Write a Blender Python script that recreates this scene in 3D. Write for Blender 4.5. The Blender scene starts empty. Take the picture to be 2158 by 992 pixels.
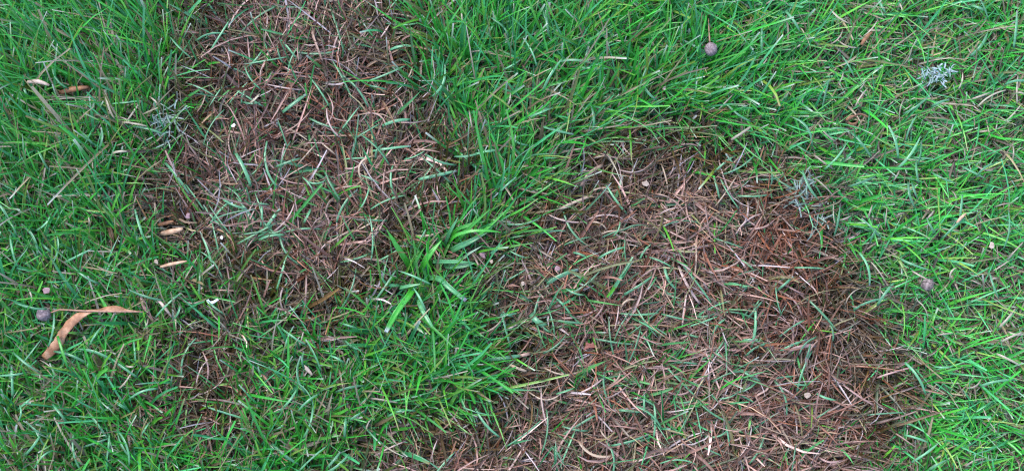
import bpy, math, random
import numpy as np
from mathutils import Vector, Matrix

# ------------------------------------------------------------------ camera, sky, sun, exposure
sc = bpy.context.scene
PXM = 0.00029                      # metres per photograph pixel at the middle of the lawn
W, H = 2158.0, 992.0
DIST, TILT = 0.76, math.radians(8.0)
FPX = DIST / PXM
CAMZ0 = 0.016                      # height of the grass canopy the camera aims at
cam = bpy.data.cameras.new('camera')
cam.sensor_width = 36.0
cam.lens = 36.0 * FPX / W
cam.clip_start = 0.01
cam.clip_end = 200.0
cam_ob = bpy.data.objects.new('camera', cam)
sc.collection.objects.link(cam_ob)
CAM = np.array([0.0, -DIST * math.sin(TILT), CAMZ0 + DIST * math.cos(TILT)])
cam_ob.location = CAM
cam_ob.rotation_euler = (TILT, 0, 0)
sc.camera = cam_ob

world = bpy.data.worlds.new('World')
sc.world = world
world.use_nodes = True
wn = world.node_tree
sky = wn.nodes.new('ShaderNodeTexSky')
sky.sky_type = 'NISHITA'
sky.sun_disc = False
SUN_EL, SUN_AZ = math.radians(58), math.radians(-40)    # azimuth from +Y (top of picture), clockwise
sky.sun_elevation = SUN_EL
sky.sun_rotation = SUN_AZ
sky.air_density = 1.0
sky.dust_density = 1.0
sky.ozone_density = 1.0
wn.links.new(sky.outputs[0], wn.nodes['Background'].inputs[0])
wn.nodes['Background'].inputs[1].default_value = 0.15

sl = bpy.data.lights.new('sun', 'SUN')
sl.energy = 1.0
sl.angle = math.radians(25)
sl.color = (1.0, 0.96, 0.90)
sun = bpy.data.objects.new('sun', sl)
sc.collection.objects.link(sun)
sd = Vector((math.sin(SUN_AZ) * math.cos(SUN_EL), math.cos(SUN_AZ) * math.cos(SUN_EL), math.sin(SUN_EL)))
sun.rotation_euler = sd.to_track_quat('Z', 'Y').to_euler()
sun.location = sd * 3

sc.view_settings.view_transform = 'Standard'
sc.view_settings.look = 'None'
sc.view_settings.gamma = 1.0
sc.view_settings.exposure = 2.2
sc.cycles.max_bounces = 8
sc.cycles.transmission_bounces = 4
sc.cycles.filter_width = 1.2

rng = np.random.default_rng(7)
C = sc.collection

# ------------------------------------------------------------------ pixel <-> ground helpers
ct, st = math.cos(TILT), math.sin(TILT)
def at(px, py, z=CAMZ0):
    """photograph pixel -> point of the lawn at height z (arrays or scalars)"""
    dx = (np.asarray(px, float) - W / 2) / FPX
    dy = (H / 2 - np.asarray(py, float)) / FPX
    d = np.stack([dx, dy * ct + st, dy * st - ct], -1)      # camera forward = (0, st, -ct)
    t = (np.asarray(z, float) - CAM[2]) / d[..., 2]
    return CAM + d * t[..., None]
def topx(p):
    v = np.asarray(p, float) - CAM
    depth = v[..., 1] * st - v[..., 2] * ct
    up = v[..., 1] * ct + v[..., 2] * st
    return np.stack([W / 2 + v[..., 0] / depth * FPX, H / 2 - up / depth * FPX], -1)

# ------------------------------------------------------------------ noise and the map of the lawn
_lat = rng.random((256, 256))
def vnoise(x, y, s, o=0):
    x = np.asarray(x) / s + 31.7 * (o + 1); y = np.asarray(y) / s + 17.3 * (o + 1)
    xi = np.floor(x).astype(int); yi = np.floor(y).astype(int)
    fx = x - xi; fy = y - yi
    fx = fx * fx * (3 - 2 * fx); fy = fy * fy * (3 - 2 * fy)
    g = lambda a, b: _lat[(a + o * 13) % 256, (b + o * 29) % 256]
    return (g(xi, yi) * (1 - fx) + g(xi + 1, yi) * fx) * (1 - fy) + (g(xi, yi + 1) * (1 - fx) + g(xi + 1, yi + 1) * fx) * fy
def fnoise(x, y, s, o=0):
    return (vnoise(x, y, s, o) + 0.5 * vnoise(x, y, s / 2.1, o + 3) + 0.25 * vnoise(x, y, s / 4.3, o + 5)) / 1.75

PATCH_A = [(470, -260), (800, -260), (870, -60), (895, 60), (880, 200), (930, 300), (1000, 350), (985, 440), (935, 520), (860, 590), (770, 660),
           (650, 705), (540, 665), (450, 600), (390, 535), (325, 480), (345, 420), (360, 320), (395, 210), (405, 120), (420, 20)]
PATCH_B = [(1075, 490), (1140, 425), (1215, 345), (1320, 292), (1450, 272), (1525, 300), (1610, 355), (1695, 415), (1740, 495),
           (1765, 570), (1795, 640), (1835, 720), (1890, 785), (1900, 860), (1840, 930), (1820, 1010), (1780, 1300), (780, 1300),
           (720, 1000), (790, 920), (980, 850), (1040, 780), (965, 690), (955, 620), (1010, 560)]
PATCH_C = [(370, 700), (470, 690), (530, 760), (540, 850), (500, 950), (400, 970), (350, 890), (330, 790)]
def sdist(px, py, poly):
    """signed distance in photograph pixels: positive inside"""
    px = np.asarray(px, float); py = np.asarray(py, float)
    ins = np.zeros(px.shape, bool); best = np.full(px.shape, 1e9)
    n = len(poly)
    for i in range(n):
        x0, y0 = poly[i]; x1, y1 = poly[(i + 1) % n]
        c = ((y0 > py) != (y1 > py)) & (px < (x1 - x0) * (py - y0) / ((y1 - y0) or 1e-9) + x0)
        ins ^= c
        t = np.clip(((px - x0) * (x1 - x0) + (py - y0) * (y1 - y0)) / ((x1 - x0) ** 2 + (y1 - y0) ** 2), 0, 1)
        best = np.minimum(best, np.hypot(px - x0 - t * (x1 - x0), py - y0 - t * (y1 - y0)))
    return np.where(ins, best, -best)
def sstep(a, b, x):
    t = np.clip((x - a) / (b - a), 0, 1); return t * t * (3 - 2 * t)
def deadmap(px, py):
    """(how dead 0..1, which patch, signed distance)"""
    w = (fnoise(px, py, 130, 1) - 0.5) * 90 + (fnoise(px, py, 45, 2) - 0.5) * 40
    a = sdist(px, py, PATCH_A) + w; b = sdist(px, py, PATCH_B) + w; c = sdist(px, py, PATCH_C) + w * 0.8
    # the left border of the lower patch is ragged, its right border crisp
    soft = np.where(px < 1150, 60, 28)
    da = sstep(-60, 60, a); db = sstep(-soft, soft, b); dc = sstep(-80, 60, c) * 0.74
    d = np.maximum(np.maximum(da, db), dc)
    which = np.argmax(np.stack([da, db, dc]), 0)
    return d, which, np.maximum(np.maximum(a, b), c - 60)

# direction the blades lean (degrees, picture sense: 0 right, 90 up) and how strictly they follow it
FIELD = np.array([
    (60, 40, 128, .95), (250, 80, 125, .95), (420, 60, 118, .8), (60, 250, 112, .7), (300, 280, 108, .5), (440, 250, 112, .8), (100, 420, 100, .45),
    (600, 60, 140, .4), (650, 350, 20, .15), (900, 100, 95, .7), (1050, 100, 85, .75), (1250, 120, 72, .6), (1000, 300, 65, .7), (1150, 280, 35, .8),
    (1250, 380, 30, .85), (1120, 420, 32, .85), (1000, 440, 50, .7), (850, 520, 85, .5), (1450, 100, 65, .4), (1700, 100, 50, .35), (2050, 80, 50, .4),
    (1700, 260, 25, .6), (1950, 280, 22, .6), (1900, 430, 12, .7), (2100, 420, 18, .65), (1850, 560, 18, .7), (2060, 620, 10, .4), (1900, 700, -15, .55),
    (2000, 850, -20, .55), (1920, 950, 20, .5), (1780, 780, -8, .75), (1700, 700, 160, .5), (1650, 820, 20, .4), (1600, 450, 25, .35), (1450, 520, -55, .4),
    (1300, 650, 40, .15), (1350, 850, 20, .25), (1100, 930, 35, .6), (900, 930, 30, .6), (800, 780, 40, .3), (600, 750, 60, .2), (200, 850, 90, .2),
    (150, 600, 95, .45), (450, 600, 60, .3), (950, 750, 20, .5), (1520, 330, -30, .5), (1650, 400, -35, .6)])
def flow(px, py):
    px = np.asarray(px, float); py = np.asarray(py, float)
    vx = np.zeros(px.shape); vy = np.zeros(px.shape); sw = np.zeros(px.shape)
    for x, y, a, s in FIELD:
        wgt = 1.0 / (((px - x) ** 2 + (py - y) ** 2) / 120.0 ** 2 + 0.15) ** 1.6
        vx += wgt * s * math.cos(math.radians(a)); vy += wgt * s * math.sin(math.radians(a)); sw += wgt
    vx /= sw; vy /= sw
    return np.arctan2(vy, vx), np.hypot(vx, vy)

def ground_z(x, y):
    return (fnoise(x, y, 0.09, 7) - 0.5) * 0.012 + (fnoise(x, y, 0.02, 8) - 0.5) * 0.004

# ------------------------------------------------------------------ materials
def new_mat(name):
    m = bpy.data.materials.new(name); m.use_nodes = True
    nt = m.node_tree
    return m, nt, nt.nodes['Principled BSDF'], nt.nodes['Material Output']
def blade_material(name, rough, trans, spec=0.5):
    m, nt, bs, out = new_mat(name)
    a = nt.nodes.new('ShaderNodeAttribute'); a.attribute_name = 'blade'
    tc = nt.nodes.new('ShaderNodeTexCoord')
    n = nt.nodes.new('ShaderNodeTexNoise'); n.inputs['Scale'].default_value = 900; n.inputs['Detail'].default_value = 3
    nt.links.new(tc.outputs['Object'], n.inputs['Vector'])
    mr = nt.nodes.new('ShaderNodeMapRange'); mr.inputs['To Min'].default_value = 0.72; mr.inputs['To Max'].default_value = 1.28
    nt.links.new(n.outputs['Fac'], mr.inputs['Value'])
    mx = nt.nodes.new('ShaderNodeMix'); mx.data_type = 'RGBA'; mx.blend_type = 'MULTIPLY'; mx.inputs['Factor'].default_value = 1
    nt.links.new(a.outputs['Color'], mx.inputs['A']); nt.links.new(mr.outputs['Result'], mx.inputs['B'])
    nt.links.new(mx.outputs['Result'], bs.inputs['Base Color'])
    bs.inputs['Roughness'].default_value = rough
    bs.inputs['Specular IOR Level'].default_value = spec
    bp = nt.nodes.new('ShaderNodeBump'); bp.inputs['Strength'].default_value = 0.35; bp.inputs['Distance'].default_value = 0.0004
    nt.links.new(n.outputs['Fac'], bp.inputs['Height']); nt.links.new(bp.outputs['Normal'], bs.inputs['Normal'])
    tr = nt.nodes.new('ShaderNodeBsdfTranslucent'); nt.links.new(mx.outputs['Result'], tr.inputs['Color'])
    ms = nt.nodes.new('ShaderNodeMixShader'); ms.inputs[0].default_value = trans
    nt.links.new(bs.outputs[0], ms.inputs[1]); nt.links.new(tr.outputs[0], ms.inputs[2]); nt.links.new(ms.outputs[0], out.inputs[0])
    return m
M_GREEN = blade_material('green_grass', 0.33, 0.32, 0.62)
M_DEAD = blade_material('dead_grass', 0.42, 0.14, 0.6)

def noise_material(name, stops, scale, rough, bump=0.5, dist=0.0006, detail=6):
    m, nt, bs, out = new_mat(name)
    tc = nt.nodes.new('ShaderNodeTexCoord')
    n = nt.nodes.new('ShaderNodeTexNoise'); n.inputs['Scale'].default_value = scale; n.inputs['Detail'].default_value = detail
    nt.links.new(tc.outputs['Object'], n.inputs['Vector'])
    r = nt.nodes.new('ShaderNodeValToRGB')
    while len(r.color_ramp.elements) < len(stops): r.color_ramp.elements.new(0.5)
    for e, (p, c) in zip(r.color_ramp.elements, stops): e.position = p; e.color = (*c, 1)
    nt.links.new(n.outputs['Fac'], r.inputs[0]); nt.links.new(r.outputs[0], bs.inputs['Base Color'])
    bp = nt.nodes.new('ShaderNodeBump'); bp.inputs['Strength'].default_value = bump; bp.inputs['Distance'].default_value = dist
    nt.links.new(n.outputs['Fac'], bp.inputs['Height']); nt.links.new(bp.outputs['Normal'], bs.inputs['Normal'])
    bs.inputs['Roughness'].default_value = rough
    return m
M_SOIL = noise_material('soil', [(.3, (.012, .008, .005)), (.55, (.035, .022, .014)), (.75, (.07, .045, .03))], 160, .9, 1, .002)
M_FRUIT = noise_material('woolly_fruit', [(.3, (.075, .048, .048)), (.5, (.15, .105, .108)), (.72, (.25, .19, .19))], 900, .85, .6, .0003)
M_FRUIT2 = noise_material('woolly_fruit_dark', [(.34, (.03, .02, .018)), (.5, (.11, .078, .07)), (.68, (.24, .18, .17))], 600, .8, .7, .0004)
M_STALK = noise_material('dry_stalk', [(.3, (.16, .075, .045)), (.7, (.32, .17, .11))], 500, .7, .4, .0002)
M_CALYX = noise_material('dark_calyx', [(.3, (.02, .014, .015)), (.7, (.07, .05, .05))], 700, .8, .4, .0002)
M_BRACT = noise_material('dry_bract', [(.32, (.20, .08, .034)), (.5, (.36, .17, .088)), (.68, (.50, .30, .19))], 160, .6, .35, .0004)
def bract_detail(m):
    nt = m.node_tree; bs = nt.nodes['Principled BSDF']
    tc = nt.nodes.new('ShaderNodeTexCoord'); v = nt.nodes.new('ShaderNodeTexVoronoi'); v.inputs['Scale'].default_value = 700; v.feature = 'DISTANCE_TO_EDGE'
    nt.links.new(tc.outputs['Object'], v.inputs['Vector'])
    mr = nt.nodes.new('ShaderNodeMapRange'); mr.inputs['From Max'].default_value = .12; mr.inputs['To Min'].default_value = .7; nt.links.new(v.outputs['Distance'], mr.inputs['Value'])
    mx = nt.nodes.new('ShaderNodeMix'); mx.data_type = 'RGBA'; mx.blend_type = 'MULTIPLY'; mx.inputs['Factor'].default_value = 1
    old = bs.inputs['Base Color'].links[0].from_socket
    nt.links.new(old, mx.inputs['A']); nt.links.new(mr.outputs['Result'], mx.inputs['B']); nt.links.new(mx.outputs['Result'], bs.inputs['Base Color'])
    tr = nt.nodes.new('ShaderNodeBsdfTranslucent'); nt.links.new(mx.outputs['Result'], tr.inputs['Color'])
    ms = nt.nodes.new('ShaderNodeMixShader'); ms.inputs[0].default_value = .2; out = nt.nodes['Material Output']
    nt.links.new(bs.outputs[0], ms.inputs[1]); nt.links.new(tr.outputs[0], ms.inputs[2]); nt.links.new(ms.outputs[0], out.inputs[0])
bract_detail(M_BRACT)
M_BROWNLEAF = noise_material('brown_leaf', [(.3, (.10, .04, .02)), (.7, (.27, .12, .05))], 260, .65, .5, .0004)
M_TAN = noise_material('tan_leaf', [(.3, (.24, .13, .07)), (.7, (.48, .30, .19))], 300, .65, .5, .0004)
M_CREAM = noise_material('cream_scrap', [(.3, (.19, .13, .095)), (.7, (.40, .31, .245))], 400, .6, .5, .0003)
M_WHITE = noise_material('white_scrap', [(.3, (.70, .70, .74)), (.7, (.88, .88, .92))], 400, .5, .3, .0003)
M_CRUST = noise_material('pale_crust', [(.3, (.17, .22, .26)), (.7, (.30, .36, .43))], 900, .6, .1, .0001)
M_PINK = noise_material('mauve_scrap', [(.3, (.12, .055, .07)), (.7, (.27, .165, .18))], 400, .6, .5, .0003)
M_RED = noise_material('rust_red_scrap', [(.3, (.13, .032, .02)), (.7, (.26, .08, .055))], 400, .6, .5, .0003)

# ------------------------------------------------------------------ object helpers
def tag(o, label, cat, group=None, kind=None):
    o['label'] = label; o['category'] = cat
    if group: o['group'] = group
    if kind: o['kind'] = kind
    return o
def mesh_obj(name, verts, faces, mat, parent=None, smooth=True, colors=None):
    me = bpy.data.meshes.new(name)
    me.from_pydata([tuple(v) for v in verts], [], faces)
    if smooth: me.polygons.foreach_set('use_smooth', [True] * len(me.polygons))
    if colors is not None:
        at_ = me.attributes.new('blade', 'FLOAT_COLOR', 'POINT')
        c = np.ones((len(verts), 4), np.float32); c[:, :3] = colors
        at_.data.foreach_set('color', c.ravel())
    me.materials.append(mat)
    o = bpy.data.objects.new(name, me); C.objects.link(o)
    if parent: o.parent = parent
    return o
def quads_obj(name, V, Q, mat, col):
    """big mesh straight from numpy arrays (all quads)"""
    me = bpy.data.meshes.new(name)
    nq = len(Q)
    me.vertices.add(len(V)); me.vertices.foreach_set('co', V.astype(np.float32).ravel())
    me.loops.add(nq * 4); me.loops.foreach_set('vertex_index', Q.astype(np.int32).ravel())
    me.polygons.add(nq); me.polygons.foreach_set('loop_start', np.arange(0, nq * 4, 4, dtype=np.int32))
    me.polygons.foreach_set('use_smooth', np.ones(nq, bool))
    a = me.attributes.new('blade', 'FLOAT_COLOR', 'POINT')
    c = np.ones((len(V), 4), np.float32); c[:, :3] = col
    a.data.foreach_set('color', c.ravel())
    me.update(calc_edges=True)
    me.materials.append(mat)
    o = bpy.data.objects.new(name, me); C.objects.link(o)
    return o

# ------------------------------------------------------------------ things that lie on the lawn push blades aside
CLEAR = []        # (x, y, z, radius): no blade may pass above z within radius
def clear(px, py, z, rpx): CLEAR.append((*at(px, py, z)[:3], rpx * PXM))

def blades(P, L, az, lean, curl, w, bend, twist, tipw, rows=5, fold=0.28, kink=None):
    """vectorised grass blades: returns vertices (N, rows+1, 3, 3)"""
    N = len(P); s = np.linspace(0, 1, rows + 1)
    la = lean[:, None] + curl[:, None] * s
    if kink is not None: la = la + kink[:, None] * (s > 0.5)
    la = np.minimum(la, math.radians(118))
    a = az[:, None] + bend[:, None] * s
    d = np.stack([np.sin(la) * np.cos(a), np.sin(la) * np.sin(a), np.cos(la)], -1)
    step = (L / rows)[:, None, None]
    c = np.concatenate([np.zeros((N, 1, 3)), np.cumsum((d[:, 1:] + d[:, :-1]) * 0.5 * step, 1)], 1) + P[:, None, :]
    side = np.stack([-np.sin(a), np.cos(a), np.zeros_like(a)], -1)
    nor = np.cross(d, side)
    tw = twist[:, None] * (0.3 + 0.7 * s)
    side2 = side * np.cos(tw)[..., None] + nor * np.sin(tw)[..., None]
    nor2 = -side * np.sin(tw)[..., None] + nor * np.cos(tw)[..., None]
    prof = np.minimum(0.6 + 1.6 * s, 1.0)[None, :] * np.where(s[None, :] > 0.55, 1 + (tipw[:, None] - 1) * ((s[None, :] - 0.55) / 0.45) ** 1.3, 1.0)
    hw = (w[:, None] * prof * 0.5)[..., None]
    v = np.stack([c - side2 * hw, c - nor2 * hw * 2 * fold, c + side2 * hw], 2)
    return v
def keep_mask(v, slack=0.0008):
    """drop blades that would lie across a thing on the lawn"""
    ok = np.ones(len(v), bool); c = v[:, :, 1, :]
    c = np.concatenate([c, c[:, :-1] * .67 + c[:, 1:] * .33, c[:, :-1] * .33 + c[:, 1:] * .67], 1)
    for x, y, z, r in CLEAR:
        # line of sight column: shift towards the camera with height
        k = (c[..., 2] - z) / (CAM[2] - z)
        cx = x + (CAM[0] - x) * k; cy = y + (CAM[1] - y) * k
        hit = (np.hypot(c[..., 0] - cx, c[..., 1] - cy) < r) & (c[..., 2] > z - 0.003)
        ok &= ~hit.any(1)
    return ok
def to_mesh(name, v, col, mat):
    """v (N, R, 3, 3), col (N, R, 3)"""
    N, R = v.shape[:2]
    base = (np.arange(N) * R * 3)[:, None, None, None]
    r = np.arange(R - 1)[None, :, None, None]; k = np.arange(2)[None, None, :, None]
    o = np.array([0, 1, 4, 3])[None, None, None, :]
    Q = (base + r * 3 + k + o).reshape(-1, 4)
    return quads_obj(name, v.reshape(-1, 3), Q, mat, np.repeat(col[:, :, None, :], 3, 2).reshape(-1, 3))

# ------------------------------------------------------------------ the ground
def build_ground():
    n = 141
    t = np.linspace(-1, 1, n); g = np.sign(t) * (np.abs(t) * 0.55 + np.abs(t) ** 7 * 20)
    X, Y = np.meshgrid(g, g)
    Z = ground_z(X, Y)
    V = np.stack([X, Y, Z], -1).reshape(-1, 3)
    i = np.arange(n - 1); a = (i[:, None] * n + i[None, :]).ravel()
    Q = np.stack([a, a + 1, a + n + 1, a + n], -1)
    o = quads_obj('ground', V, Q, M_SOIL, np.ones((len(V), 3)))
    o['kind'] = 'structure'
build_ground()

# ------------------------------------------------------------------ single things
def tube(path, radii, sides=7):
    path = [Vector(p) for p in path]; verts = []; faces = []
    for i, p in enumerate(path):
        t = (path[min(i + 1, len(path) - 1)] - path[max(i - 1, 0)]).normalized()
        u = t.cross(Vector((0.1, 0.2, 1))).normalized(); v = t.cross(u)
        for k in range(sides):
            a = 2 * math.pi * k / sides
            verts.append(p + (u * math.cos(a) + v * math.sin(a)) * radii[i])
    for i in range(len(path) - 1):
        for k in range(sides):
            b = i * sides; faces.append((b + k, b + (k + 1) % sides, b + sides + (k + 1) % sides, b + sides + k))
    faces.append(tuple(range(sides))[::-1]); faces.append(tuple(range((len(path) - 1) * sides, len(path) * sides)))
    return verts, faces
def fruit_ball(r, axis, seed):
    """woolly linden nut: slightly pear shaped, five low ribs, small point"""
    rn = random.Random(seed); verts = []; faces = []; nu, nv = 30, 18
    q = Vector((0, 0, 1)).rotation_difference(Vector(axis).normalized())
    ph = [rn.random() * 6 for _ in range(6)]
    for j in range(nv + 1):
        th = math.pi * j / nv
        for i in range(nu):
            a = 2 * math.pi * i / nu
            rr = r * (1 + 0.045 * math.cos(5 * a) * math.sin(th) + 0.03 * math.sin(3 * a + ph[0]) * math.sin(2 * th + ph[1]) + 0.03 * math.sin(7 * a + ph[2] + 4 * th)
                      + 0.02 * math.sin(11 * th + ph[3] + 2 * a))
            z = math.cos(th) * 1.06
            if j == nv: z -= 0.10
            verts.append(q @ Vector((rr * math.sin(th) * math.cos(a), rr * math.sin(th) * math.sin(a), r * z)))
    for j in range(nv):
        for i in range(nu):
            faces.append((j * nu + i, (j + 1) * nu + i, (j + 1) * nu + (i + 1) % nu, j * nu + (i + 1) % nu))
    return verts, faces
def empty(name, loc):
    o = bpy.data.objects.new(name, None); o.empty_display_size = 0.01; o.location = loc; C.objects.link(o); return o
def local(vs, org): return [Vector(v) - Vector(org) for v in vs]

def ribbon(pts, widths, tilts, crown=0.15, n=5, thick=0.00025, per=4):
    """dry leaf strip with real thickness. pts 3D, tilts = roll about its own axis in radians, crown = how far it is cupped"""
    P = [Vector(p) for p in pts]
    def cr(a, b, c, d, t): return 0.5 * ((2 * b) + (c - a) * t + (2 * a - 5 * b + 4 * c - d) * t * t + (3 * b - a - 3 * c + d) * t ** 3)
    S = []; m = len(P)
    for i in range(m - 1):
        for k in range(per):
            t = k / per
            f = lambda L: cr(L[max(i - 1, 0)], L[i], L[i + 1], L[min(i + 2, m - 1)], t)
            S.append((f(P), max(f(widths), 0.0002), f(tilts)))
    S.append((P[-1], widths[-1], tilts[-1]))
    top = []; bot = []; faces = []
    for i, (p, w, tl) in enumerate(S):
        t = (S[min(i + 1, len(S) - 1)][0] - S[max(i - 1, 0)][0]).normalized()
        side = Vector((-t.y, t.x, 0)).normalized(); nor = t.cross(side)
        s2 = side * math.cos(tl) + nor * math.sin(tl); n2 = -side * math.sin(tl) + nor * math.cos(tl)
        for k in range(n):
            u = k / (n - 1) * 2 - 1
            wob = 0.05 * math.sin(i * 1.7 + k * 2.3) + .04 * math.sin(i * .61 + k * 1.1)
            q = p + s2 * (u * w / 2 * (1 + wob)) + n2 * (w * crown * (1 - u * u) + w * wob * 0.3)
            top.append(q + n2 * thick / 2); bot.append(q - n2 * thick / 2)
    R = len(S); o = R * n
    for i in range(R - 1):
        for k in range(n - 1):
            a = i * n + k
            faces.append((a, a + n, a + n + 1, a + 1)); faces.append((o + a, o + a + 1, o + a + n + 1, o + a + n))
        a = i * n; b = i * n + n - 1
        faces.append((a, o + a, o + a + n, a + n)); faces.append((b, b + n, o + b + n, o + b))
    for k in range(n - 1):
        faces.append((k, k + 1, o + k + 1, o + k)); a = (R - 1) * n + k; faces.append((a, o + a, o + a + 1, a + 1))
    return top + bot, faces

# linden fruit with its curled bract ---------------------------------------------------------
ZF = 0.020
def fruit_with_bract():
    org = at(92, 662, ZF - 0.004)
    e = empty('linden_fruit', org)
    tag(e, 'grey linden fruit on a thin stalk with a long curled orange-brown bract', 'linden fruit')
    fc = at(92, 662, ZF)
    v, f = fruit_ball(14 * PXM, (1, .1, .25), 3)
    mesh_obj('fruit', [x + Vector(fc) - Vector(org) for x in v], f, M_FRUIT, e)
    zs = [ZF + .0005, ZF + .0015, ZF + .003, ZF + .0045, ZF + .005, ZF + .005, ZF + .003]
    pp = [(105, 659), (125, 652), (150, 653), (183, 655), (225, 656), (262, 656), (302, 657)]
    path = [at(a, b, z) for (a, b), z in zip(pp, zs)]
    v, f = tube(local(path, org), [.0004, .00048, .0005, .00055, .0006, .0006, .0004])
    mesh_obj('stalk', v, f, M_STALK, e)
    v, f = tube(local([at(103, 660, ZF + .0005), at(107, 658, ZF + .0008)], org), [.0013, .0008], 8)
    mesh_obj('calyx', v, f, M_CALYX, e)
    bp = [(93, 754, .013), (108, 738, .0165), (125, 719, .019), (131, 704, .021), (146, 684, .0225), (166, 667, .023), (186, 657, .023), (207, 653, .0225), (226, 650, .0225), (247, 650, .0225), (268, 655, .0225), (300, 657, .022)]
    wd = [13, 20, 20, 20, 22, 19, 15, 10, 13, 14, 7, 2.5]
    tl = [.25, .15, .1, -.25, -.35, -.4, -.75, -1.15, -.7, -.55, -.6, -.3]
    pts = [at(a, b, z) for a, b, z in bp]
    v, f = ribbon(local(pts, org), [w * PXM * 1.05 for w in wd], tl, crown=.12, n=9)
    mesh_obj('bract', v, f, M_BRACT, e)
    for (a, b, z), w in zip(bp, wd): clear(a, b, z - .001, w * .62 + 3)
    for (a, b, z), (c, d, z2) in zip(bp, bp[1:]): clear((a + c) / 2, (b + d) / 2, (z + z2) / 2 - .001, 12)
    for (a, b), z in zip(pp, zs): clear(a, b, z, 5)
    clear(92, 662, ZF, 17)
fruit_with_bract()

def lone_fruit(px, py, r, z, mat, stalk, label, seed, axis):
    org = at(px, py, z - r * PXM)
    e = empty('linden_fruit', org); tag(e, label, 'linden fruit')
    fc = at(px, py, z)
    v, f = fruit_ball(r * PXM, axis, seed)
    mesh_obj('fruit', [x + Vector(fc) - Vector(org) for x in v], f, mat, e)
    clear(px, py, z, r * 1.2)
    if stalk:
        path = [at(a, b, zz) for a, b, zz in stalk]
        v, f = tube(local(path, org), [.0006, .0005, .0004, .0003][:len(path)])
        mesh_obj('stalk', v, f, M_STALK, e)
        a, b, zz = stalk[0]
        v, f = tube(local([at(a, b + 3, zz), at(a, b - 2, zz)], org), [.0014, .0008], 8)
        mesh_obj('calyx', v, f, M_CALYX, e)
        for a, b, zz in stalk: clear(a, b, zz, 5)
    else:
        v, f = tube(local([at(px + 8, py - 7, z + .0005), at(px + 12, py - 12, z - .0015)], org), [.0011, .0006], 8)
        mesh_obj('calyx', v, f, M_CALYX, e)
lone_fruit(1498, 104, 13.5, .027, M_FRUIT, [(1496, 91, .027), (1495, 78, .0265), (1494, 62, .025), (1493, 40, .021)],
           'pale mauve round linden fruit with a short upright stalk in tall green grass', 5, (-.1, 1, .2))
lone_fruit(1954, 600, 12.5, .023, M_FRUIT2, None, 'dark grey-brown stalkless linden fruit sunk in green grass right of the brown patch', 9, (.4, -.5, .8))

# coarse broad-leaved grass tufts between the two brown patches -------------------------------
GREEN_LEAF = np.array([.045, .23, .024]); TEAL_LEAF = np.array([.095, .27, .13])
def leaf_mesh(name, pts, wpx, col, parent, org, tipcol=None, roll=0.0, pointed=True, crown=-.16):
    n = len(pts)
    P = [at(*p) for p in pts]
    prof = np.interp(np.linspace(0, 1, n), [0, .25, .7, 1], [.65, 1, .85, .08 if pointed else .6])
    v, f = ribbon(local(P, org), list(prof * wpx * PXM), [roll] * n, crown=crown, n=5, thick=.0002, per=5)
    k = len(v) // 2; R = k // 5
    s = np.repeat(np.linspace(0, 1, R), 5); s = np.concatenate([s, s])
    c = np.outer(np.ones(len(v)), col)
    mid = np.tile([1, 1, 1.25, 1, 1], R * 2)[:, None]; c = c * mid
    if tipcol is not None:
        t = sstep(.82, .97, s)[:, None]; c = c * (1 - t) + np.array(tipcol) * t
    return mesh_obj(name, v, f, M_GREEN, parent, colors=c)
def tuft(base, leaves, label):
    org = at(*base, 0.004); e = empty('coarse_grass_tuft', org); tag(e, label, 'grass tuft', 'coarse broad-leaved grass tufts')
    for pts, w, col, tip, roll in leaves:
        w = w * .82; col = col * np.array([.8, 1.0, .75])
        leaf_mesh('leaf', pts, w, col, e, org, tip, roll, pointed=tip is None)
        for p in pts[1:]: clear(p[0], p[1], p[2] + .001, w * .55)
WHT = (.62, .62, .62)
tuft((878, 592), [
    ([(872, 588, .004), (858, 552, .018), (836, 518, .027), (815, 484, .033)], 15, GREEN_LEAF * 1.15, None, .2),
    ([(876, 600, .004), (866, 616, .02), (842, 648, .028), (824, 678, .028), (813, 700, .024)], 16, GREEN_LEAF * 1.4, WHT, -.2),
    ([(886, 588, .005), (922, 586, .02), (950, 608, .025), (982, 633, .024)], 15, TEAL_LEAF, (.5, .42, .45), .25),
    ([(880, 602, .004), (884, 640, .018), (903, 675, .023), (922, 704, .022)], 11, TEAL_LEAF, None, .2),
    ([(882, 588, .005), (893, 556, .02), (910, 530, .025), (931, 506, .024)], 15, GREEN_LEAF * 1.3, None, -.2),
    ([(872, 596, .004), (842, 606, .014), (862, 602, .019), (893, 597, .02)], 9, TEAL_LEAF, None, 0),
    ([(866, 594, .004), (840, 600, .016), (813, 597, .02), (797, 569, .023)], 9, TEAL_LEAF * .9, None, 0),
    ([(872, 590, .004), (868, 570, .018), (880, 545, .025), (894, 522, .027)], 9, GREEN_LEAF, None, .3),
], 'coarse green grass tuft with a broad white-tipped blade between the brown patches')
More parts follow.
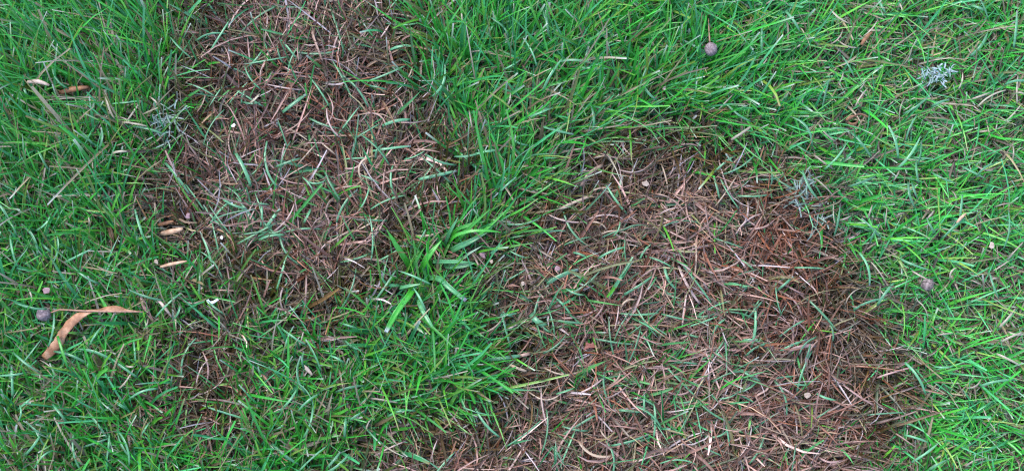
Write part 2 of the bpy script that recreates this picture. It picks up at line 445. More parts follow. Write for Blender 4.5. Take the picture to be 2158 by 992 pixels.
tuft((938, 532), [
    ([(940, 545, .004), (914, 551, .014), (956, 551, .021), (998, 553, .022)], 11, TEAL_LEAF, None, .3),
    ([(940, 548, .004), (942, 561, .014), (975, 560, .019), (1002, 554, .019)], 13, TEAL_LEAF * .85, None, -.1),
    ([(940, 530, .004), (955, 500, .022), (990, 487, .029), (1028, 486, .029), (1058, 490, .025)], 9, GREEN_LEAF * 1.25, None, -.2),
    ([(942, 534, .004), (958, 524, .017), (992, 508, .023), (1027, 490, .023)], 15, TEAL_LEAF * .8, None, .1),
    ([(945, 538, .004), (969, 547, .014), (990, 533, .02), (1016, 518, .022)], 7, np.array([.3, .36, .30]), None, .2),
    ([(938, 528, .004), (958, 488, .02), (990, 474, .026), (1024, 466, .027)], 10, GREEN_LEAF, None, 0),
    ([(934, 530, .004), (943, 500, .02), (954, 478, .028), (966, 456, .031)], 9, TEAL_LEAF, None, .2),
    ([(944, 528, .004), (970, 500, .02), (1000, 470, .028), (1034, 440, .032)], 10, GREEN_LEAF, None, .1),
    ([(944, 532, .004), (985, 512, .016), (1030, 478, .024), (1070, 440, .028)], 9, GREEN_LEAF * 1.2, None, -.1),
], 'coarse bright green grass tuft with blades spreading towards the lower brown patch')

# scraps ------------------------------------------------------------------------------------
def strip(name, pts, wpx, mat, label, cat, group=None, crown=.2, roll=0.0, ends=(.7, .5), thick=.00025):
    P = [at(*p) for p in pts]; n = len(P)
    org = Vector(P[0]) - Vector((0, 0, .001))
    wpx = wpx * .78
    prof = np.interp(np.linspace(0, 1, n), [0, .4, .75, 1], [ends[0], 1, .9, ends[1]])
    v, f = ribbon(local(P, org), list(prof * wpx * PXM), [roll] * n, crown=crown, n=5, thick=thick)
    o = mesh_obj(name, v, f, mat); o.location = org
    tag(o, label, cat, group)
    for p in pts: clear(p[0], p[1], p[2], wpx * .55)
    for p, q in zip(pts, pts[1:]): clear((p[0] + q[0]) / 2, (p[1] + q[1]) / 2, (p[2] + q[2]) / 2, wpx * .55)
    return o
def scrap(name, px, py, z, r, mat, label, cat, seed, flat=.45, stretch=1.0, ang=0, group=None):
    """small crumpled flake with an angular outline"""
    rn = random.Random(seed); verts = []; n = 7; r = r * .82; flat = flat * .6
    ring = [(.45 + .85 * rn.random()) for _ in range(n)]
    zz = [rn.uniform(-.35, .35) for _ in range(n)]
    ca, sa = math.cos(ang), math.sin(ang)
    def pt(k, s, dz):
        a = 2 * math.pi * k / n; x = math.cos(a) * ring[k] * s * stretch; y = math.sin(a) * ring[k] * s
        return Vector((x * ca - y * sa, x * sa + y * ca, zz[k] * s * flat * 1.5 + dz)) * r * PXM
    top = [Vector((0, 0, flat * r * PXM))]
    for k in range(n): top.append(pt(k, .55, flat * .8))
    for k in range(n): top.append(pt(k, 1, .1))
    for k in range(n): top.append(pt(k, .9, -.12))
    top.append(Vector((0, 0, -.1 * r * PXM)))
    f = []
    for k in range(n):
        k2 = (k + 1) % n
        f += [(0, 1 + k, 1 + k2), (1 + k, 1 + n + k, 1 + n + k2, 1 + k2), (1 + n + k, 1 + 2 * n + k, 1 + 2 * n + k2, 1 + n + k2), (1 + 2 * n + k, 1 + 3 * n, 1 + 2 * n + k2)]
    o = mesh_obj(name, top, f, mat, smooth=False); o.location = at(px, py, z)
    tag(o, label, cat, group); clear(px, py, z, r * (1 + .3 * (stretch - 1)))
    return o

# curled brown leaf ring in the green grass at the upper right
def leaf_ring():
    cx, cy, z = 1797, 253, .025
    pts = []
    for k in range(9):
        a = math.radians(200 + k * 42); pts.append((cx + math.cos(a) * 11, cy - math.sin(a) * 9, z + .0004 * k))
    pts += [(cx + 14, cy - 12, z + .003), (cx + 32, cy - 6, z + .002)]
    o = strip('curled_leaf', pts, 11, M_BROWNLEAF, 'small brown dry leaf curled into a ring in green grass', 'dry leaf', roll=1.1, crown=.1)
    clear(cx, cy, .008, 11); clear(cx, cy, .022, 16); clear(cx + 22, cy - 8, .024, 8)
leaf_ring()
strip('dry_leaf', [(58, 173, .030), (80, 172, .033), (104, 180, .032)], 12, M_CREAM, 'narrow cream dry leaf piece lying on tall green grass', 'dry leaf', crown=.25)
strip('dry_leaf', [(126, 195, .016), (155, 188, .018), (187, 184, .017)], 16, M_BROWNLEAF, 'reddish brown dry leaf sunk between tall green blades', 'dry leaf')
strip('dry_leaf', [(340, 492, .013), (362, 488, .015), (386, 482, .014)], 16, M_TAN, 'tan dry leaf piece on the left rim of the upper brown patch', 'dry leaf', crown=.3)
strip('dry_leaf', [(333, 474, .011), (350, 470, .013), (366, 466, .013)], 11, M_BROWNLEAF, 'small brown dry leaf beside the tan leaf piece on the brown patch rim', 'dry leaf', crown=.3)
scrap('leaf_scrap', 396, 455, .014, 8, M_PINK, 'pinkish leaf scrap on the left rim of the upper brown patch', 'leaf scrap', 1)
scrap('white_scrap', 491, 264, .017, 5, M_WHITE, 'tiny round white scrap on the upper brown patch', 'scrap', 2)
scrap('white_scrap', 489, 428, .015, 4, M_WHITE, 'tiny white crumb low on the upper brown patch', 'scrap', 32)
scrap('white_scrap', 467, 500, .015, 4, M_WHITE, 'tiny white crumb at the lower left rim of the upper brown patch', 'scrap', 33)
strip('white_scrap', [(437, 631, .020), (443, 638, .019), (450, 636, .020), (460, 630, .021)], 8, M_WHITE, 'small bent white scrap on dark green grass', 'scrap', ends=(.8, .7))
scrap('leaf_scrap', 329, 550, .018, 7, M_CREAM, 'rounded cream-pink scrap at the end of a pale blade', 'leaf scrap', 4, stretch=1.3, ang=-.3)
strip('dry_grass_leaf', [(338, 562, .020), (362, 556, .023), (394, 550, .022)], 9, M_TAN, 'short pale tan blade lying on green grass beside a cream-pink scrap', 'grass blade')
scrap('leaf_scrap', 96, 612, .016, 9, M_PINK, 'mauve leaf scrap above the linden fruit with the bract', 'leaf scrap', 6, stretch=1.5)
scrap('leaf_scrap', 422, 608, .019, 5, M_CREAM, 'tiny cream flake above the bent white scrap', 'leaf scrap', 8, stretch=1.7, ang=.9)
scrap('leaf_scrap', 1361, 386, .016, 8, M_CREAM, 'cream angular leaf scrap on straw of the lower brown patch', 'leaf scrap', 10, stretch=1.3, ang=-.5)
scrap('leaf_scrap', 1175, 566, .015, 7, M_PINK, 'pale mauve scrap beside a thick green clipping', 'leaf scrap', 11, stretch=1.3)
scrap('leaf_scrap', 1101, 598, .016, 7, M_CREAM, 'pale cream scrap on matted straw below the coarse tuft', 'leaf scrap', 12)
scrap('leaf_scrap', 1036, 552, .015, 6, M_CREAM, 'small yellowish cream scrap right of the coarse tuft', 'leaf scrap', 13)
scrap('leaf_scrap', 1018, 538, .015, 9, M_PINK, 'purple-mauve leaf scrap right of the coarse tuft', 'leaf scrap', 14)
scrap('leaf_scrap', 1241, 728, .014, 11, M_RED, 'rust red leaf scrap in the middle of the lower brown patch', 'leaf scrap', 15, stretch=1.4, ang=.4)
scrap('leaf_scrap', 1702, 832, .013, 9, M_CREAM, 'torn whitish leaf scrap on dark dead grass of the lower patch', 'leaf scrap', 16, stretch=1.3)
scrap('leaf_scrap', 2090, 517, .022, 8, M_CREAM, 'cream-pink scrap on green grass at the right', 'leaf scrap', 17)
scrap('leaf_scrap', 1400, 186, .022, 6, M_CREAM, 'tiny cream scrap in green grass above the lower brown patch', 'leaf scrap', 18)
strip('dry_leaf', [(2016, 470, .023), (2026, 458, .025), (2036, 450, .024)], 8, M_TAN, 'tan pointed leaf piece on green grass right of the brown patch', 'dry leaf')
strip('dry_leaf', [(1815, 95, .018), (1825, 80, .020), (1838, 68, .018)], 11, M_BROWNLEAF, 'brown leaf piece wedged upright in green grass near the curled ring', 'dry leaf')
strip('dry_leaf', [(640, 770, .02), (648, 778, .02), (658, 790, .019)], 10, M_CREAM, 'short pale cream leaf piece in green grass below the upper patch', 'dry leaf')
strip('dry_leaf', [(330, 628, .02), (345, 645, .022), (362, 668, .019)], 8, M_CREAM, 'pale weathered blade piece right of the curled bract', 'dry leaf')

# pale crusty deposits on blades
def deposit(px, py, rx, ry, n, z, label, seed, ang=0, length=(.006, .012), pale=(.155, .19, .19)):
    """a few thin blades crusted with pale crumbs, tangled into the living ones"""
    rn = np.random.default_rng(seed); a = rn.random(n) * 6.283; q = rn.random(n) ** .6
    x = np.cos(a) * q * rx; y = np.sin(a) * q * ry
    x, y = x * math.cos(ang) - y * math.sin(ang), x * math.sin(ang) + y * math.cos(ang)
    P = at(px + x, py + y, z + rn.uniform(-.006, -.001, n))
    v = blades(P, rn.uniform(length[0], length[1], n), rn.random(n) * 6.283, rn.uniform(.9, 1.45, n), rn.uniform(0, .6, n), rn.uniform(.0005, .0011, n), rn.normal(0, .9, n), rn.normal(0, .4, n), rn.uniform(.3, .9, n), 6)
    c = np.array(pale) * rn.uniform(.6, 1.3, (n, 1))
    t = rn.random((n, 7, 1)) ** 1.5
    col = c[:, None, :] * (1 - t) + np.array([.10, .19, .10]) * t
    o = to_mesh('pale_deposit', v, col, M_DEAD)
    tag(o, label, 'deposit', 'crumbly pale deposits on the grass')
    return o
deposit(1972, 157, 34, 19, 70, .0255, 'bluish-white crumbly deposit speckled over bright green blades', 21, -.2, (.002, .006), (.24, .29, .35))
deposit(1690, 405, 18, 42, 40, .021, 'grey-white crumbly deposit on the upper right rim of the lower brown patch', 22, .2)
deposit(1722, 462, 14, 22, 14, .021, 'faint grey deposit where the brown patch meets green grass', 25, .2)
deposit(352, 262, 30, 40, 40, .024, 'grey-white crumbly deposit on the left rim of the upper brown patch', 23)

# ------------------------------------------------------------------ loose clippings and straws, each its own thing
def clip_obj(name, x0, y0, x1, y1, wpx, z, col, mat, label, cat, group, arch=.002, cut=True, tip=None, bow=0.0):
    mx, my = (x0 + x1) / 2 - (y1 - y0) * bow, (y0 + y1) / 2 + (x1 - x0) * bow
    P = [at(x0, y0, z - .001), at((x0 + mx) / 2 - (y1 - y0) * bow * .25, (y0 + my) / 2 + (x1 - x0) * bow * .25, z + arch * .7), at(mx, my, z + arch),
         at((x1 + mx) / 2 - (y1 - y0) * bow * .25, (y1 + my) / 2 + (x1 - x0) * bow * .25, z + arch * .7), at(x1, y1, z - .001)]
    org = Vector(P[0])
    prof = [.85, .97, 1, .95, .7 if cut else .15]; wpx = wpx * .8
    v, f = ribbon(local(P, org), [p * wpx * PXM for p in prof], [float(rng.normal(0, .25))] * 5, crown=-.15, n=3, thick=.00016, per=2)
    k = len(v) // 2; R = k // 3
    s = np.concatenate([np.repeat(np.linspace(0, 1, R), 3)] * 2)
    c = np.outer(np.ones(len(v)), col)
    if tip is not None:
        t = sstep(.85, 1., s)[:, None]; c = c * (1 - t) + np.array(tip) * t
    o = mesh_obj(name, v, f, mat, colors=c); o.location = org
    if group:                                   # say what can be seen: length, bend, tip and where it lies
        ln = math.hypot(x1 - x0, y1 - y0)
        wd = ('long' if ln > 72 else 'short' if ln < 42 else 'middling') + (' curved' if abs(bow) > .09 else ' straight')
        wd += (' pale-tipped' if tip is not None else '') + (' broad' if wpx > 6.2 else ' thin' if wpx < 4 else '')
        d_, w_, s_ = deadmap(np.array([(x0 + x1) / 2]), np.array([(y0 + y1) / 2]))
        if 'dead grass' in label: label = label.replace('the matted dead grass', ('the upper brown patch', 'the lower brown patch', 'the small faint brown patch')[int(w_[0])])
        label = wd + ' ' + label
    tag(o, label, cat, group)
    return o
LAB_CLIP = 'blue-green grass clipping lying on the matted dead grass'
GRP_CLIP = 'green clippings scattered on the brown patches'
LAB_STRAW = 'pinkish dry grass straw lying on the matted dead grass'
GRP_STRAW = 'dry straws scattered on the brown patches'
LAB_PALE = 'bleached pale straw lying among the green lawn blades'
GRP_PALE = 'bleached straws in the green lawn'
LAB_LAWN = 'blue-green blade lying over the green lawn'
GRP_LAWN = 'broad blades lying over the green lawn'
HAND = [(497, 323, 529, 393, 9), (595, 237, 645, 199, 9), (348, 343, 398, 408, 7), (821, 106, 871, 98, 7), (806, 265, 864, 252, 8), (785, 318, 866, 308, 6),
        (763, 285, 821, 348, 6), (896, 325, 962, 348, 6), (881, 378, 962, 360, 8), (1153, 598, 1219, 568, 10), (1118, 661, 1153, 686, 14), (1002, 860, 1053, 920, 6),
        (1027, 757, 1100, 748, 9), (1340, 855, 1395, 903, 6), (1300, 863, 1352, 868, 6), (1315, 620, 1380, 578, 6), (1534, 597, 1578, 606, 9), (1637, 612, 1672, 582, 6),
        (1590, 640, 1583, 732, 7), (1440, 560, 1500, 640, 5), (1560, 778, 1604, 803, 6), (1034, 536, 1059, 515, 10), (1640, 742, 1700, 715, 6), (1470, 842, 1540, 890, 5),
        (560, 480, 590, 440, 8), (545, 505, 600, 495, 7), (470, 420, 520, 440, 6), (640, 470, 655, 440, 7), (1260, 545, 1320, 520, 6), (1400, 560, 1425, 610, 7)]
ncl = 0
for x0, y0, x1, y1, w in HAND:
    clip_obj('grass_clipping', x0, y0, x1, y1, w, .019 + rng.uniform(-.001, .002), TEAL_LEAF * rng.uniform(.85, 1.25), M_GREEN, LAB_CLIP, 'grass clipping', GRP_CLIP,
             bow=rng.normal(0, .06), tip=(.4, .42, .4) if rng.random() < .35 else None)
def scatter(n, want, zones):
    """n pixel positions where the lawn is dead (want 1) or green (want 0), denser in the given zones"""
    out = []
    while len(out) < n:
        px = rng.uniform(5, W - 5, 400); py = rng.uniform(5, H - 5, 400)
        d, which, s = deadmap(px, py)
        w = np.full(400, .25)
        for zx, zy, zr, k in zones: w = np.maximum(w, k * np.exp(-((px - zx) ** 2 + (py - zy) ** 2) / zr ** 2))
        ok = ((d > .6) if want else (d < .25)) & (rng.random(400) < w)
        out += list(zip(px[ok], py[ok]))
    return out[:n]
for px, py in scatter(190, 1, [(1300, 650, 200, 1), (1450, 750, 200, .9), (650, 420, 160, .7), (700, 150, 150, .5), (560, 470, 120, .8), (1250, 850, 170, .6)]):
    a, s = flow(px, py); a = float(a) + rng.normal(0, 1.1); l = rng.uniform(35, 100)
    dx, dy = math.cos(a) * l / 2, -math.sin(a) * l / 2
    clip_obj('grass_clipping', px - dx, py - dy, px + dx, py + dy, rng.uniform(3.2, 5.6), .0175 + rng.uniform(-.002, .003), (TEAL_LEAF * rng.uniform(.7, 1.3) + np.array([.02, .0, .0]) * rng.random()),
             M_GREEN, LAB_CLIP, 'grass clipping', GRP_CLIP, bow=rng.normal(0, .07), cut=rng.random() < .6, tip=(.4, .42, .4) if rng.random() < .2 else None)
STRAW = [np.array(c) * .8 for c in ((.34, .20, .17), (.30, .18, .13), (.42, .29, .25), (.26, .15, .12), (.38, .27, .18))]
HS = [(1270, 348, 1224, 393, 9), (1055, 701, 1090, 682, 8), (1073, 767, 1111, 782, 7), (1660, 740, 1720, 728, 9), (1118, 744, 1090, 750, 8), (1180, 440, 1250, 412, 7),
      (655, 60, 680, 130, 6), (1430, 560, 1475, 640, 7), (990, 480, 1010, 500, 6), (1545, 805, 1580, 830, 6), (1220, 930, 1290, 960, 7)]
for x0, y0, x1, y1, w in HS:
    clip_obj('dry_straw', x0, y0, x1, y1, w, .018, STRAW[rng.integers(5)] * 1.15, M_DEAD, LAB_STRAW, 'dry straw', GRP_STRAW, bow=rng.normal(0, .08))
for px, py in scatter(200, 1, [(1450, 500, 200, 1), (650, 150, 160, 1), (680, 380, 160, 1), (1250, 400, 130, 1), (1700, 750, 140, 1), (1350, 700, 250, .7)]):
    a, s = flow(px, py); a = float(a) + rng.normal(0, .9); l = rng.uniform(35, 95)
    dx, dy = math.cos(a) * l / 2, -math.sin(a) * l / 2
    clip_obj('dry_straw', px - dx, py - dy, px + dx, py + dy, rng.uniform(2.6, 5), .0155 + rng.uniform(-.002, .003), STRAW[rng.integers(5)] * rng.uniform(.8, 1.25),
             M_DEAD, LAB_STRAW, 'dry straw', GRP_STRAW, bow=rng.normal(0, .12), cut=rng.random() < .6)
HP = [(222, 189, 242, 252, 8), (257, 257, 312, 267, 7), (297, 212, 262, 262, 6), (237, 323, 270, 320, 8), (527, 217, 547, 197, 8), (972, 2, 975, 55, 6), (130, 120, 150, 150, 5),
      (1540, 295, 1585, 265, 9), (2060, 225, 2120, 190, 6), (2105, 690, 2140, 650, 8), (2110, 720, 2155, 700, 7), (2100, 745, 2150, 770, 8), (1750, 20, 1790, 50, 7)]
for x0, y0, x1, y1, w in HP:
    clip_obj('pale_straw', x0, y0, x1, y1, w * .72, .026, np.array([.27, .23, .16]) * rng.uniform(.8, 1.2), M_DEAD, LAB_PALE, 'dry straw', GRP_PALE, bow=rng.normal(0, .06))
for px, py in scatter(110, 0, [(1900, 120, 250, 1), (1750, 60, 150, 1), (2080, 650, 160, 1.), (2050, 230, 200, 1), (230, 230, 120, 1), (80, 430, 120, .5), (100, 930, 150, .5)]):
    a, s = flow(px, py); a = float(a) + rng.normal(0, .9); l = rng.uniform(20, 60)
    dx, dy = math.cos(a) * l / 2, -math.sin(a) * l / 2
    clip_obj('pale_straw', px - dx, py - dy, px + dx, py + dy, rng.uniform(2.6, 4.6), .019 + rng.uniform(-.004, .004), np.array([.30, .245, .18]) * rng.uniform(.6, 1.15),
             M_DEAD, LAB_PALE, 'dry straw', GRP_PALE, bow=rng.normal(0, .1), cut=rng.random() < .6)
for px, py in scatter(150, 0, [(200, 800, 350, 1), (650, 800, 250, 1), (1100, 130, 250, .6), (1900, 420, 300, .6), (100, 550, 200, .8)]):
    a, s = flow(px, py); a = float(a) + rng.normal(0, .8); l = rng.uniform(35, 85)
    dx, dy = math.cos(a) * l / 2, -math.sin(a) * l / 2
    clip_obj('loose_grass_leaf', px - dx, py - dy, px + dx, py + dy, rng.uniform(4.2, 6.8), .0225 + rng.uniform(-.003, .003), TEAL_LEAF * rng.uniform(.75, 1.3),
             M_GREEN, LAB_LAWN, 'grass blade', GRP_LAWN, bow=rng.normal(0, .07), cut=rng.random() < .7, tip=(.45, .46, .46) if rng.random() < .4 else None, arch=.004)
# two blades cross over the bract
clip_obj('loose_grass_leaf', 121, 707, 143, 776, 7, .024, GREEN_LEAF * 1.2, M_GREEN, 'green blade crossing over the lower part of the curled bract', 'grass blade', None)

# ------------------------------------------------------------------ the living lawn and the dead patches
MARGIN = 0.05
def area(m):
    c = at(np.array([0, W, 0, W]), np.array([0, 0, H, H]))
    return c[:, 0].min() - m, c[:, 0].max() + m, c[:, 1].min() - m, c[:, 1].max() + m
X0, X1, Y0, Y1 = area(MARGIN)
XO0, XO1, YO0, YO1 = area(0.26)
far_box = area(0.55)

def colmix(cols, wts, n):
    idx = rng.choice(len(cols), n, p=np.array(wts) / sum(wts)); return np.array(cols)[idx]

DRY = [(1760, 40, 130, .35), (1850, 130, 130, .25), (2060, 230, 130, .32), (2100, 690, 110, .45), (250, 250, 110, .40), (350, 300, 90, .35), (100, 430, 130, .22), (1950, 100, 200, .2), (90, 950, 180, .28),
       (450, 780, 230, .32), (1100, 270, 120, .2), (1250, 290, 120, .25), (250, 560, 200, .15), (640, 850, 200, .18), (200, 650, 200, .18)]
LIVE = [(1250, 650, 160, .34), (1400, 740, 170, .36), (1300, 830, 150, .26), (1550, 640, 120, .16), (1480, 560, 110, .14), (560, 450, 140, .28), (480, 520, 120, .36), (700, 480, 130, .18), (640, 150, 160, .14), (800, 300, 120, .18), (850, 60, 110, .3),
        (600, 340, 120, .12), (1100, 940, 160, .14), (1080, 620, 90, .2), (480, 60, 110, .3), (1500, 900, 180, .18), (930, 380, 80, .3)]
def lawn(density, box, hole=None, rows=5):
    x0, x1, y0, y1 = box
    nt = int((x1 - x0) * (y1 - y0) * 1e4 * density / 5)
    tx = rng.uniform(x0, x1, nt); ty = rng.uniform(y0, y1, nt)
    k = rng.poisson(5, nt) + 1
    x = np.repeat(tx, k); y = np.repeat(ty, k); tz = np.repeat(rng.normal(0, .35, nt), k); th = np.repeat(rng.normal(1, .15, nt), k); tcol = np.repeat(rng.normal(1, .14, nt), k)
    n = len(x); x = x + rng.normal(0, .0035, n); y = y + rng.normal(0, .0035, n)
    if hole: 
        h = (x > hole[0]) & (x < hole[1]) & (y > hole[2]) & (y < hole[3]); g = ~h
        x, y, tz, th, tcol = x[g], y[g], tz[g], th[g], tcol[g]; n = len(x)
    px, py = topx(np.stack([x, y, np.full(n, .004)], -1)).T
    d, which, sdp = deadmap(px, py)
    edge = np.exp(-((sdp) / 45.0) ** 2)
    mixz = np.zeros(n)
    for zx, zy, zr, kk in LIVE: mixz = np.maximum(mixz, kk * np.exp(-((px - zx) ** 2 + (py - zy) ** 2) / zr ** 2))
    p = np.maximum((1 - d) ** 1.3, mixz * (.5 + fnoise(px, py, 60, 31))) + .03 + .07 * vnoise(px, py, 90, 35)
    thin = vnoise(px, py, 60, 11)
    p *= .55 + .6 * thin
    g = rng.random(n) < p
    x, y, tz, th, tcol, px, py, d, sdp = [v[g] for v in (x, y, tz, th, tcol, px, py, d, sdp)]; n = len(x)
    az, s = flow(px, py)
    spread = 1.55 - 1.1 * s + .15 * sstep(1350, 1750, px)
    az = az + rng.normal(0, 1, n) * spread + tz * .6
    tall = 1 + .28 * sstep(550, 100, px) * sstep(520, 150, py) + .12 * sstep(350, 60, py) - .20 * sstep(1350, 1750, px) - .12 * sstep(500, 800, py) * (px < 800) * .8
    deep = sstep(20, 90, sdp)
    L = np.clip(rng.normal(.034, .009, n), .014, .062) * th * tall * (1 - .15 * d)
    lean = np.abs(rng.normal(.50, .28, n)) + .30 * s + .55 * deep * rng.random(n) + .18 * sstep(1300, 1800, px)
    curl = np.abs(rng.normal(.55, .45, n))
    w = np.clip(rng.lognormal(math.log(.00112), .30, n), .0006, .0026) * (1 - .12 * sstep(1300, 1800, px))
    bend = rng.normal(0, .35, n); twist = rng.normal(0, .5, n)
    cut = rng.random(n) < .45
    tipw = np.where(cut, rng.uniform(.45, .75, n), .08)
    P = np.stack([x, y, ground_z(x, y) - .001], -1)
    v = blades(P, L, az, lean, curl, w, bend, twist, tipw, rows)
    k = keep_mask(v)
    cols = [(.026, .22, .022), (.036, .275, .028), (.030, .22, .060), (.052, .275, .10), (.080, .285, .026), (.15, .23, .035), (.22, .17, .09)]
    c = colmix(cols, [24, 26, 17, 14, 12, 4, 3], n)
    ll = (rng.random(n) < .18 * sstep(250, 600, py) * (px < 900) + .06); c[ll] = colmix([(.10, .27, .03), (.14, .25, .04), (.06, .27, .03)], [3, 2, 3], n)[ll]
    tealz = (rng.random(n) < deep * .7) ; c[tealz] = c[tealz] * .5 + np.array([.09, .20, .11]) * .5
    big = fnoise(px, py, 260, 21)
    right = sstep(1300, 1900, px)
    c = c * (tcol * rng.normal(1, .16, n) * (.84 + .3 * big + .30 * right))[:, None]
    dz = np.full(n, .03)
    for zx, zy, zr, kk in DRY: dz = np.maximum(dz, kk * np.exp(-((px - zx) ** 2 + (py - zy) ** 2) / zr ** 2))
    dr = rng.random(n) < dz * (.4 + 1.2 * fnoise(px, py, 70, 33))
    c[dr] = colmix([(.24, .19, .12), (.17, .125, .07), (.30, .25, .18), (.14, .15, .05)], [3, 3, 2, 3], n)[dr] * rng.normal(1, .2, n)[dr][:, None]
    # blades on the rim of a dead patch yellow and turn olive
    olive = sstep(-40, 20, sdp) * sstep(110, 50, sdp) * (rng.random(n) < .7)
    oc = colmix([(.055, .050, .010), (.085, .060, .014), (.06, .075, .015), (.11, .10, .03)], [4, 4, 3, 2], n)
    olive *= (px < 1560) * .6 + .4
    c = c * (1 - olive[:, None]) + oc * olive[:, None]
    R = rows + 1; sg = np.linspace(0, 1, R)
    col = np.repeat(c[:, None, :], R, 1)
    # pale sheath at the base, some dry brown tips, some bleached cut ends
    sheath = np.array([.16, .15, .07]); tb = (sstep(.22, 0, sg)[None, :] * rng.uniform(.1, .8, n)[:, None])[..., None]
    col = col * (1 - tb) + sheath * tb
    dry = rng.random(n); tipc = np.where((dry < .16)[:, None], [.42, .42, .38], [.22, .14, .07])
    tt = (sstep(.86, 1, sg)[None, :] * (dry < .26)[:, None] * .9)[..., None]
    col = col * (1 - tt) + tipc[:, None, :] * tt
    return v[k], np.clip(col[k], 0, 1)

def thatch(density, box, rows=3):
    """dry blades lying low between the living ones"""
    x0, x1, y0, y1 = box; n = int((x1 - x0) * (y1 - y0) * 1e4 * density)
    x = rng.uniform(x0, x1, n); y = rng.uniform(y0, y1, n)
    px, py = topx(np.stack([x, y, np.full(n, .006)], -1)).T
    P = np.stack([x, y, ground_z(x, y) + rng.uniform(0, .007, n)], -1)
    az = rng.uniform(0, 6.283, n)
    v = blades(P, rng.uniform(.010, .032, n), az, rng.uniform(1.0, 1.5, n), rng.uniform(-.1, .4, n), rng.uniform(.0007, .0018, n), rng.normal(0, .5, n), rng.normal(0, .7, n), rng.uniform(.1, .7, n), rows)
    k = keep_mask(v)
    c = colmix([(.12, .075, .045), (.20, .135, .085), (.065, .045, .02), (.06, .08, .02), (.30, .23, .16)], [5, 4, 4, 4, 1.6], n) * .7 * rng.normal(1, .2, n)[:, None]
    return v[k], np.clip(np.repeat(c[:, None, :], rows + 1, 1)[k], 0, 1)

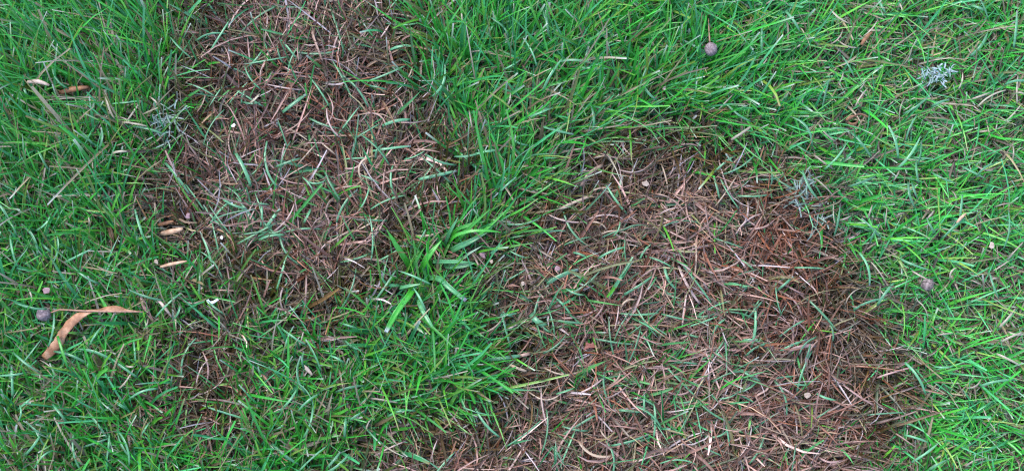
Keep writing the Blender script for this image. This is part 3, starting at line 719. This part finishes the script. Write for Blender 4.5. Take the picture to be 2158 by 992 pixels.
def dead(density, box, rows=4):
    x0, x1, y0, y1 = box; n = int((x1 - x0) * (y1 - y0) * 1e4 * density)
    x = rng.uniform(x0, x1, n); y = rng.uniform(y0, y1, n)
    px, py = topx(np.stack([x, y, np.full(n, .006)], -1)).T
    d, which, sdp = deadmap(px, py)
    g = rng.random(n) < d ** 1.2 * (.25 + 1.0 * vnoise(px, py, 55, 12))
    x, y, px, py, d, which, sdp = [q[g] for q in (x, y, px, py, d, which, sdp)]; n = len(x)
    az, s = flow(px, py); az = az + rng.normal(0, 1, n) * (1.7 - 1.2 * s)
    rim = np.exp(-((sdp - 22) / 58.0) ** 2) * (.75 + .5 * fnoise(px, py, 120, 37))                 # the outer ring still stands
    stand = rng.random(n) < .22 + .55 * rim
    L = np.where(stand, rng.uniform(.016, .038, n), rng.uniform(.014, .046, n))
    lean = np.where(stand, np.abs(rng.normal(.55, .3, n)) + .25 * s, rng.uniform(1.0, 1.55, n))
    z = ground_z(x, y) + np.where(stand, 0, rng.random(n) ** 1.3 * .011)
    w = np.clip(rng.lognormal(math.log(.00088), .36, n), .0004, .0022)
    v = blades(np.stack([x, y, z], -1), L, az, lean, np.where(stand, rng.uniform(.1, 1.1, n), rng.normal(.1, .45, n)), w, rng.normal(0, .75, n), rng.normal(0, .8, n), rng.uniform(.1, .6, n), rows, fold=.4,
               kink=np.where(rng.random(n) < .15, rng.normal(0, .6, n), 0))
    k = keep_mask(v)
    pink = colmix([(.27, .185, .165), (.21, .135, .115), (.35, .26, .24), (.16, .085, .06), (.26, .20, .13), (.12, .055, .03), (.42, .35, .33), (.15, .16, .07), (.20, .21, .12), (.10, .13, .05)], [5, 5, 3.5, 5, 3, 5, 1.2, 2, 1.8, 1.6], n)
    rust = colmix([(.17, .075, .04), (.12, .05, .025), (.23, .11, .065), (.09, .04, .02), (.20, .12, .09)], [4, 4, 3, 3, 2], n)
    oliv = colmix([(.075, .052, .016), (.055, .040, .014), (.10, .066, .022), (.05, .055, .014), (.15, .09, .05)], [4, 4, 3, 2, 2], n)
    # rust tones in the right part of the lower patch, mauve straw elsewhere, olive round the rim
    rz = np.maximum(np.exp(-((px - 1650) ** 2 + (py - 520) ** 2) / 170 ** 2), np.maximum(.8 * np.exp(-((px - 1720) ** 2 + (py - 700) ** 2) / 150 ** 2), .55 * np.exp(-((px - 640) ** 2 + (py - 260) ** 2) / 130 ** 2)))
    rz = np.maximum(rz, .5 * np.exp(-((px - 1230) ** 2 + (py - 760) ** 2) / 110 ** 2)) + (fnoise(px, py, 110, 15) - .5) * .5
    c = np.where((rng.random(n) < rz)[:, None], rust, pink)
    oz = np.clip(rim * 1.1 + (fnoise(px, py, 90, 16) - .45) * .7, 0, .9)
    c = np.where((rng.random(n) < oz)[:, None], oliv, c)
    c = c * np.array([.92, .73, .63]) * np.clip(rng.lognormal(-.05, .40, n), .3, 1.7)[:, None]
    hi = rng.random(n) < .035; c[hi] = np.array([.42, .34, .33]) * rng.uniform(.7, 1.2, (hi.sum(), 1))
    R = rows + 1
    col = np.repeat(c[:, None, :], R, 1) * (1 + .25 * np.sin(np.linspace(0, 5, R)[None, :] + rng.random(n)[:, None] * 6))[..., None]
    return v[k], np.clip(col[k], .004, 1), which[k]

box = (X0, X1, Y0, Y1); wide = (XO0, XO1, YO0, YO1)
v, c = lawn(21, box)
tag(to_mesh('lawn_grass', v, c, M_GREEN), 'living green lawn grass standing round the brown patches', 'grass', kind='stuff'); n1 = len(v)
v, c = lawn(6, wide, hole=box, rows=3)
v2, c2 = lawn(2.2, far_box, hole=wide, rows=3)
v = np.concatenate([v, v2]); c = np.concatenate([c, c2])
tag(to_mesh('lawn_grass', v, c, M_GREEN), 'green lawn grass further out beyond the brown patches', 'grass', kind='stuff'); n2 = len(v)
v, c = thatch(9, box)
tag(to_mesh('thatch', v, c, M_DEAD), 'low dry thatch showing between the roots of the lawn', 'thatch', kind='stuff'); n3 = len(v)
v, c, wh = dead(23, (X0, X1, Y0 - .05, Y1 + .05))
for i, lab in enumerate(('upper brown patch of dead matted grass narrowing downwards to the coarse tufts', 'large lower brown patch of dead grass with a dark right rim', 'small faint brown patch of dead grass below the curled bract')):
    g = wh == i
    tag(to_mesh('dead_grass', v[g], c[g], M_DEAD), lab, 'dead grass', kind='stuff')
print('triangles', sum(sum(len(p.vertices) - 2 for p in o.data.polygons) if len(o.data.polygons) < 5000 else 2 * len(o.data.polygons) for o in bpy.data.objects if o.type == 'MESH'))
